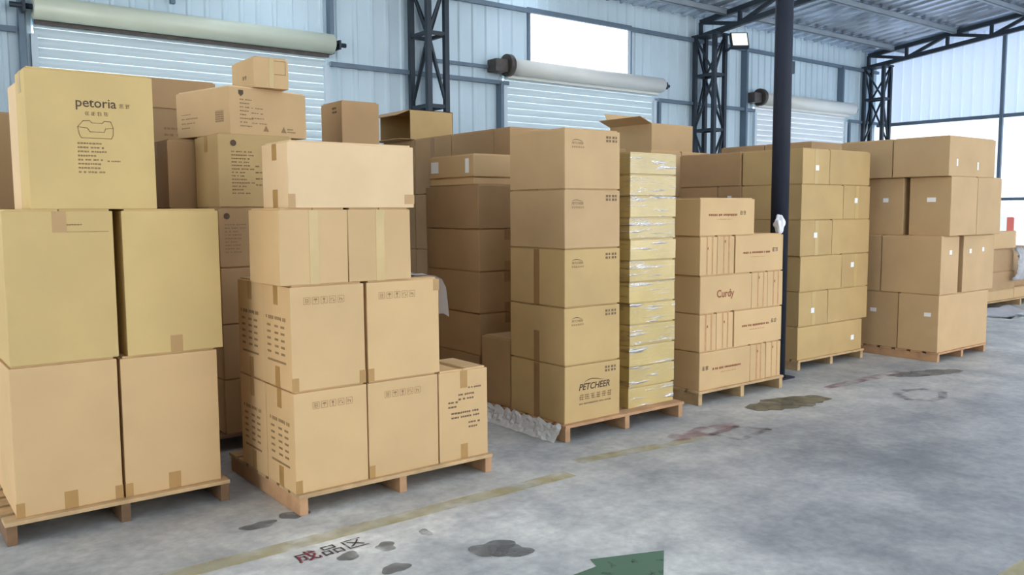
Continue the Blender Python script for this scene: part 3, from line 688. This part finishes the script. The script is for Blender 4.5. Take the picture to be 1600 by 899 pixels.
# --- third pallet: five logo cartons and the film-wrapped column
pallet(3.665, 4.845, 4.165, 5.2, .115, 'wooden pallet shared by the logo cartons and the film-wrapped column', 'pallet_orange', smat='pallet_orange')
zz = [.115,.512,.905,1.295,1.69,2.085]; nm = ('bottom','second','third','fourth','top')
def swoosh(s):
    top = [(s*i/10, s*.13*math.sin(math.pi*(i/10)**.75)) for i in range(11)]
    bot = [(s*i/10, s*.13*math.sin(math.pi*(i/10)**.75)*.8-.001) for i in range(10, -1, -1)]
    return polymesh('print', top+bot[1:-1], .0005)
for i in range(5):
    c = carton(3.686, 4.2-.003*i, 4.2, 4.785, zz[i], zz[i+1], 'carton with a pet brand logo, %s of the five stacked at the pallet corner' % nm[i], 'card_olive' if i < 3 else 'card_khaki', 'S' if i in (0,1,2) else '', 'tape_dark')
    D = dims(c); k = .011
    put_front(c, rectmesh([(x*.029, y*.024, x*.029+.021-.006*(x%2), y*.024+.016) for x in range(4) for y in range(2)]), 'ink_mid', .37, D[2]-.08, D)
    if i == 0:
        put_front(c, textmesh('PETCHEER', .062, .25, .0015), 'ink', .125, .215, D)
        put_front(c, swoosh(.2), 'ink', .17, .262, D)
        put_front(c, rectmesh(glyphs(6, .045, .007, 71)), 'ink_soft', .13, .145, D)
        put_front(c, rectmesh(textlines(.3, 1, .016, 72, .7, .02)), 'ink_soft', .13, .125, D)
    else:
        put_front(c, textmesh('PETCHEER', .022, .25), 'ink_mid', .06, D[2]-.105, D)
        put_front(c, swoosh(.1), 'ink', .06, D[2]-.085, D)
        put_front(c, rectmesh(glyphs(6, .015, .004, 73)), 'ink_soft', .06, D[2]-.13, D)
carton(3.69, 4.25, 4.80, 5.15, .115, .62, 'single carton in the rear row behind the logo cartons', 'card_brown')
n12 = ('bottom','second','third','fourth','fifth','sixth','seventh','eighth','ninth','tenth','eleventh','top')
hh = (1.955-.115)/12
for i in range(12):
    j = random.uniform(-.006,.006)
    wc = carton(4.345+j, 4.822+j, 4.25, 4.85, .115+i*hh, .115+(i+1)*hh, 'flat carton in shiny film, %s of the twelve-high column' % n12[i], 'card_wrapped', '', name='wrapped_carton')
    newobj('film', boxmesh('film', -.2415, .2415, -.303, .303, .004, hh-.006, bevel=.003), 'shrink_film', wc)
# crumpled film along the pallet side
bm = bmesh.new(); rows = []; k = random.Random(5)
for i in range(34):
    y = 4.2+i*.03; e = k.uniform(-.012, .02); row = []
    for j in range(7):
        t = j/6; row.append(bm.verts.new((3.66-.006-.05*(1-t)**2-.016*k.random()*(t < .95), y+k.uniform(-.009,.009), .003+(.112+e)*t+k.uniform(-.006,.006)*(0 < j < 6))))
    rows.append(row)
for a, b in zip(rows, rows[1:]):
    for j in range(6): bm.faces.new((a[j], a[j+1], b[j+1], b[j]))
bmesh.ops.triangulate(bm, faces=list(bm.faces))
bmesh.ops.solidify(bm, geom=list(bm.faces), thickness=.001)
sf = newobj('plastic_film', fin(bm, 'plastic_film'), 'stretch_film'); tag(sf, 'crumpled clear film trailing along the pallet of logo cartons', 'plastic film')

# --- fourth pallet: cartons with reddish print and striped ends
Y5 = 4.33
pallet(5.19, 6.31, 4.31, 5.42, .112, 'pale pallet under the cartons with reddish print and striped ends', 'pallet_wood')
zz = [.112,.425,.727,1.03,1.342,1.64]
def red_big(x0, x1, i, label, text=None, u=.1):
    c = carton(x0, x1, Y5, Y5+.43, zz[i], zz[i+1], label, 'card_tan', ''); D = dims(c)
    if text: put_front(c, textmesh(text, .085, 0, .002), 'ink_red', .2, .12, D)
    else:
        put_front(c, rectmesh(textlines(.36, 1, .03, 80+i, .6, .05)), 'ink_red', u, .17, D)
        put_front(c, rectmesh(textlines(.2, 1, .016, 90+i, .5, .05)), 'ink_stripe', u+.1, .13, D)
        put_front(c, rectmesh(glyphs(2, .038, .004, 95+i)), 'ink', (u+.39) if u < .15 else .03, .16, D)
    return c
def red_small(x0, x1, i, label, grp):
    c = carton(x0, x1, Y5, Y5+.6, zz[i], zz[i+1], label, 'card_tan', '', group=grp); D = dims(c)
    k = random.Random(int(x0*100+i))
    xs_ = [D[0]*(.3+.08*k.random()), D[0]*(.62+.1*k.random())]
    for x in xs_:
        sw = k.uniform(.01, .02); put_front(c, boxmesh('stripe', 0, sw, 0, D[2]-.012, 0, .0008), 'ink_stripe', x, .006, D, 'stripe', .0006)
    put_front(c, polymesh('print', [(.007*math.cos(a*math.pi/5), .012*math.sin(a*math.pi/5)) for a in range(10)], .0005), 'ink_red', D[0]*.45, D[2]*k.uniform(.65,.85), D)
    return c
S = 'narrow carton end with vertical reddish stripes, %s layer'
red_big(5.212, 5.856, 0, 'wide carton with reddish text, bottom layer on the pale pallet', u=.16)
red_small(5.861, 6.07, 0, S % 'bottom', 'striped carton ends, bottom layer'); red_small(6.075, 6.28, 0, S % 'bottom', 'striped carton ends, bottom layer')
red_small(5.21, 5.41, 1, S % 'second', 'striped carton ends, second layer'); red_small(5.415, 5.622, 1, S % 'second', 'striped carton ends, second layer')
red_big(5.64, 6.284, 1, 'wide carton with reddish text, second layer over the pale pallet')
red_big(5.208, 5.856, 2, 'wide carton reading Curdy in brown letters, middle layer', 'Curdy')
red_small(5.861, 6.074, 2, S % 'middle', 'striped carton ends, middle layer'); red_small(6.078, 6.29, 2, S % 'middle', 'striped carton ends, middle layer')
red_small(5.2, 5.405, 3, S % 'fourth', 'striped carton ends, fourth layer'); red_small(5.41, 5.62, 3, S % 'fourth', 'striped carton ends, fourth layer')
red_big(5.638, 6.282, 3, 'wide carton with reddish text, fourth layer beside the dark post')
red_big(5.195, 5.875, 4, 'wide carton with reddish text, alone at the top of its stack')
for i in range(4):
    carton(5.21, 6.28, Y5+.62, Y5+1.04, zz[i], zz[i+1], 'long carton in the rear row of the striped-carton stack', 'card_brown', group='rear row of the striped-carton stack')

# --- fifth stack: six layers with small white stickers
pallet(7.08, 8.25, 4.68, 5.4, .097, 'pallet under the six-layer stack with white stickers', 'pallet_wood')
pallet(7.06, 8.3, 5.42, 6.25, .097, 'rear pallet behind the six-layer stack with white stickers', 'pallet_dark')
zz = [.097,.42,.757,1.10,1.445,1.785,2.125]; nm = ('bottom','second','third','fourth','fifth','top')
sp = [None,7.585,7.815,7.627,7.81,7.556]
stk = {0:(1,.93,.11),1:(0,.2,.12),2:(1,.16,.2),3:(0,.22,.17),4:(1,.2,.16),5:(0,.21,.13)}
for i in range(6):
    xl = 7.09+.006*(i % 3)
    xr = (8.225,8.31,8.31,8.31,8.3,8.285)[i]
    parts = [(xl, xr)] if sp[i] is None else [(xl, sp[i]-.003), (sp[i]+.003, xr)]
    for j, (x0, x1) in enumerate(parts):
        st = ()
        if stk[i][0] == j or (i == 0): st = (('f', stk[i][1], stk[i][2], .055, .05),)
        what = ('undivided' if sp[i] is None else ('smaller' if (x1-x0) < .6 else 'larger'))
        if i == 0: lab = 'wide olive carton with a white sticker, bottom layer of the six-layer stack'
        else: lab = '%s olive carton%s, %s layer of the six-layer stack' % (what, ' with white sticker' if st else '', nm[i])
        carton(x0, x1, 4.7, 5.385, zz[i], zz[i+1], lab, 'card_olive', 'F' if (st and i) else '', 'tape_pale', stickers=st)
    sy = 5.395 if i % 2 else 5.39
    for (a, b) in (((7.08, 7.69)), ((7.7, 8.29))):
        if i % 2: 
            carton(a, b, 5.40, 6.19, zz[i], zz[i+1], 'brown carton, %s layer, rear row of the six-layer stack' % nm[i], 'card_brown', '', group='rear row %s layer of the six-layer stack' % nm[i], stickers=(('s', .1, .2, .05, .04),) if (i == 3 and a < 7.5) else ())
        else:
            carton(a, b, 5.39, 5.68, zz[i], zz[i+1], 'narrow brown carton, %s layer, rear row of the six-layer stack' % nm[i], 'card_brown', '', group='rear row narrow %s layer of the six-layer stack' % nm[i], stickers=(('s', .13, .2, .05, .04),) if (i == 4 and a < 7.5) else ())
            carton(a, b, 5.685, 6.19, zz[i], zz[i+1], 'brown carton, %s layer, rear row of the six-layer stack' % nm[i], 'card_brown', '', group='rear row %s layer of the six-layer stack' % nm[i])

# --- sixth stack: four tall layers at the aisle end
pallet(8.545, 9.63, 4.055, 5.16, .095, 'brown pallet under the four-layer stack nearest the bright end wall', 'pallet_orange', smat='pallet_orange')
K = 'brown carton, %s layer of the four-layer stack, %s'
carton(8.55, 9.64, 4.07, 4.485, .095, .68, K % ('bottom', 'wide one facing the aisle'), 'card_khaki', '', stickers=(('s',.27,.36,.07,.04),))
carton(8.56, 9.64, 4.495, 5.1, .095, .68, K % ('bottom', 'behind the wide one'), 'card_khaki', '', stickers=(('s',.3,.36,.07,.04),))
carton(8.555, 8.93, 4.07, 4.69, .68, 1.272, K % ('second', 'narrow, one sticker on its aisle face'), 'card_khaki', '', stickers=(('f',.17,.4,.05,.045),))
carton(9.03, 9.74, 4.07, 4.69, .68, 1.272, K % ('second', 'two stickers on its aisle face'), 'card_khaki', '', stickers=(('f',.13,.4,.045,.045),('f',.42,.41,.045,.045)))
carton(8.56, 9.7, 4.70, 5.13, .68, 1.272, K % ('second', 'long one at the back'), 'card_khaki')
carton(8.63, 9.2, 4.03, 4.45, 1.272, 1.868, K % ('third', 'sticker on its shaded side'), 'card_khaki', '', stickers=(('s',.18,.34,.09,.045),))
carton(9.207, 9.76, 4.03, 4.45, 1.272, 1.868, K % ('third', 'facing only the aisle'), 'card_khaki')
carton(8.62, 9.7, 4.51, 4.98, 1.272, 1.868, K % ('third', 'behind a dark gap'), 'card_khaki', '', stickers=(('s',.25,.34,.06,.045),))
carton(8.57, 9.58, 4.035, 4.61, 1.868, 2.265, K % ('top', 'shiny-edged one over the aisle'), 'card_khaki', '', stickers=(('f',.15,.1,.03,.07),('f',.6,.07,.03,.08)))
carton(8.575, 9.58, 4.622, 5.2, 1.868, 2.265, K % ('top', 'set behind the shiny-edged one'), 'card_khaki')

# --- third-row stacks behind
pallet(8.98, 10.1, 5.83, 7.2, .11, 'pallet behind the four-layer stack', 'pallet_dark')
zz = [.11,.56,1.01,1.46,1.9,2.345]
for i in range(5):
    for j, (y0, y1) in enumerate(((5.85,6.5),(6.51,7.17))):
        carton(9.0, 10.06, y0, y1, zz[i], zz[i+1], 'wide brown carton, %s layer of the tall stack behind the four-layer one' % ('bottom','second','third','fourth','top')[i], 'card_brown', '', group='%s layer of the tall stack behind the four-layer one' % ('bottom','second','third','fourth','top')[i])
pallet(7.25, 8.35, 6.78, 7.9, .11, 'pallet in the third row before the middle shutter', 'pallet_dark')
zz = [.11,.64,1.17,1.7,2.23]
for i in range(4):
    for j, (x0, x1) in enumerate(((7.28,7.8),(7.81,8.33))):
        carton(x0, x1, 6.8, 7.6, zz[i], zz[i+1], 'tan carton, %s layer of the third-row stack under the half-open carton' % ('bottom','second','third','fourth')[i], 'card_tan', '', group='%s layer of the third-row stack' % ('bottom','second','third','fourth')[i])
open_carton(7.31, 8.02, 6.82, 7.5, 2.23, 2.54, 'half-open tan carton with a raised flap before the middle shutter', 'card_tan', (('l', 20, .2), ('b', 60, .2)))
# third row behind the logo cartons: the tops seen between the stacks
pallet(5.7, 6.9, 6.78, 7.9, .11, 'pallet in the third row behind the film-wrapped column', 'pallet_dark')
for i in range(4):
    for j, (x0, x1) in enumerate(((5.72,6.3),(6.31,6.88))):
        carton(x0, x1, 6.8, 7.6, zz[i], zz[i+1], 'brown carton, %s layer, third row behind the film-wrapped column' % ('bottom','second','third','fourth')[i], 'card_brown', '', group='third row %s layer behind the film-wrapped column' % ('bottom','second','third','fourth')[i])

# --- far goods near the end wall
def fx_(px): return ony(px, 420, 5.75).x
def fz_(py): return ony(1570, py, 5.75).z
xa, xb, xc, xd, xe = fx_(1541), fx_(1586), fx_(1597), fx_(1640), fx_(1556)
z0, z1, z2, z3, z4, z5 = .12, fz_(452), fz_(424), fz_(390), fz_(362), fz_(338)
pallet(xa-.05, xd+.05, 5.7, 6.75, .12, 'far pallet near the bright end wall', 'pallet_wood')
carton(xa, xb-.01, 5.75, 6.6, z0, z1, 'tan carton at the bottom of the far pallet by the end wall', 'card_tan', '')
carton(xb, xd, 5.75, 6.6, z0, z1, 'tan carton at the bottom of the far pallet beside the film', 'card_tan', '')
carton(xa, xb, 5.75, 6.5, z1, z2, 'brown carton second from the bottom of the far pallet', 'card_brown', '')
carton(xb+.01, xd, 5.9, 6.6, z1, z3, 'tall brown carton behind the hanging film on the far pallet', 'card_brown', '')
carton(xa, xb-.02, 5.77, 6.5, z2, z3, 'brown carton in the middle of the far pallet', 'card_brown', '')
carton(xa+.02, xc+.1, 5.9, 6.5, z3, z4, 'orange-tan carton near the top of the far pallet', 'card_tan', '')
carton(xe-.3, xb-.01, 5.9, 6.4, z4, z5, 'white carton on top of the far pallet', 'sticker', '')
carton(xb, xc, 5.9, 6.4, z4, z5-.02, 'red-faced carton beside the white one on the far pallet', 'sticker_red', '')
# film hanging from the top of the far pallet, spreading as it falls
bm = bmesh.new(); k = random.Random(4); rows = []
xm = (xb+xc)/2; zt = z3+.02
for i in range(15):
    t = i/14; half = .10+.34*t**1.3; row = []
    for j in range(13):
        u = j/12*2-1; row.append(bm.verts.new((xm-.25*(1-t)**3+u*half+k.uniform(-.02,.02), 5.735-.06*math.sin(t*3)-.05*abs(math.sin(u*5+t*4))-.02*k.random(), zt-(zt-.42)*t+k.uniform(-.02,.02))))
    rows.append(row)
for a, b in zip(rows, rows[1:]):
    for j in range(12): bm.faces.new((a[j], b[j], b[j+1], a[j+1]))
bmesh.ops.solidify(bm, geom=list(bm.faces), thickness=.004)
fb = newobj('plastic_film', fin(bm, 'plastic_film', True), 'cloth_white'); tag(fb, 'crumpled white plastic film hanging down the front of the far pallet', 'plastic film')
bm = bmesh.new(); rows = []
for i in range(9): rows.append([bm.verts.new((12.7+i*.16, 5.05+j*.12, .004+.03*abs(math.sin(i*.9+j*1.3))*(0 < i < 8)+.05*(j == 4))) for j in range(6)])
for a, b in zip(rows, rows[1:]):
    for j in range(5): bm.faces.new((a[j], b[j], b[j+1], a[j+1]))
bmesh.ops.solidify(bm, geom=list(bm.faces), thickness=-.004)
ws = newobj('plastic_sheet', fin(bm, 'plastic_sheet', True), 'cloth_white'); tag(ws, 'white plastic sheet lying on the floor before the far pallet', 'plastic sheet')

# ------------------------------------------------------------------ marks on the floor
def decal(name, pts, mat, z=.001): return newobj(name, polymesh(name, pts, .0012), mat, fl, (0,0,z))
def quad(x0, x1, y0, y1): return [(x0,y0),(x1,y0),(x1,y1),(x0,y1)]
decal('painted_line', quad(.2, 3.25, 3.60, 3.71), 'paint_yellow')
a, b = onz(900, 722), onz(1100, 684)
decal('painted_line', [(a.x,a.y-.05),(b.x,b.y-.05),(b.x,b.y+.05),(a.x,a.y+.05)], 'paint_yellow')
a = onz(1545, 899); decal('painted_line', quad(a.x, a.x+1.2, a.y-.25, onz(1590, 880).y), 'paint_yellow')
tip = onz(1037.5, 861); bb = onz(922, 875); nn = onz(932, 886); yc = tip.y-.02
hw = bb.y-yc; shw = max(.05, nn.y-yc)
decal('painted_arrow', [(tip.x,tip.y),(bb.x,bb.y),(nn.x,nn.y),(nn.x-.9,nn.y-.02),(nn.x-.9,yc-shw-.1),(nn.x,yc-shw-.1),(bb.x,yc-hw-.12)], 'paint_green')
me = textmesh('成品区', .12); a = onz(466, 881)
newobj('painted_characters', me, 'paint_black', fl, (a.x, a.y, .003), (0,0,R(1)))
me2 = textmesh('成', .12); worn('paint_crimson', (150, 40, 62), .3, .55, 25, .9)
newobj('painted_characters', me2, 'paint_crimson', fl, (a.x+.004, a.y-.004, .0034), (0,0,R(1)))
def stain(cx, cy, rx, ry, seed, mat='stain'):
    k = random.Random(seed); n = 26; ph = [k.uniform(0,6) for _ in range(4)]
    pts = []
    for i in range(n):
        t = 2*math.pi*i/n; r = 1+.16*math.sin(2*t+ph[0])+.12*math.sin(3*t+ph[1])+.08*math.sin(5*t+ph[2])
        pts.append((cx+rx*r*math.cos(t), cy+ry*r*math.sin(t)))
    decal('floor_stain', pts, mat, .0016+.0002*(seed % 5))
for (px, py, rx, ry, s, mt) in ((545,870,.045,.05,1,'stain'),(603,855,.05,.05,2,'stain'),(618,889,.06,.05,3,'stain'),(770,858,.1,.09,4,'stain'),(800,862,.09,.07,5,'stain'),(665,833,.03,.04,6,'stain'),(460,805,.07,.06,7,'stain'),(405,822,.08,.05,8,'stain')):
    p = onz(px, py); stain(p.x, p.y, rx, ry, s, mt)
def smear(a, b, half, seed, mat, z=.002):
    """elongated irregular patch between two floor points"""
    p, q = onz(*a), onz(*b); d = (q-p).normalized(); n = Vector((-d.y, d.x, 0)); k = random.Random(seed); up_, lo_ = [], []
    for i in range(15):
        t = i/14; c = p.lerp(q, t); w = half*math.sin(math.pi*(.08+.84*t))**.6
        up_.append(c+n*w*k.uniform(.75, 1.15)); lo_.append(c-n*w*k.uniform(.75, 1.15))
    decal('floor_stain', [tuple(v)[:2] for v in up_+lo_[::-1]], mat, z)
smear((1172, 640), (1288, 621), .17, 3, 'stain_oil')
smear((1035, 690), (1150, 664), .10, 4, 'paint_red', .0024)
smear((1290, 607), (1430, 576), .07, 5, 'paint_red', .0024)
smear((1395, 588), (1500, 579), .12, 6, 'stain', .0026)
def outline(pxs, t, mat):
    pts = [tuple(onz(*p))[:2] for p in pxs]; newobj('painted_outline', fin(stroke(pts+pts[:1], t), 'painted_outline'), mat, fl, (0, 0, .0045))
worn('paint_faded', (112, 96, 104), .36, .75, 8, .6)
outline([(1112, 680), (1150, 668), (1200, 672), (1158, 688)], .05, 'paint_faded')
outline([(1400, 617), (1415, 611), (1445, 609), (1472, 614), (1474, 622), (1455, 627), (1420, 625)], .07, 'paint_faded')
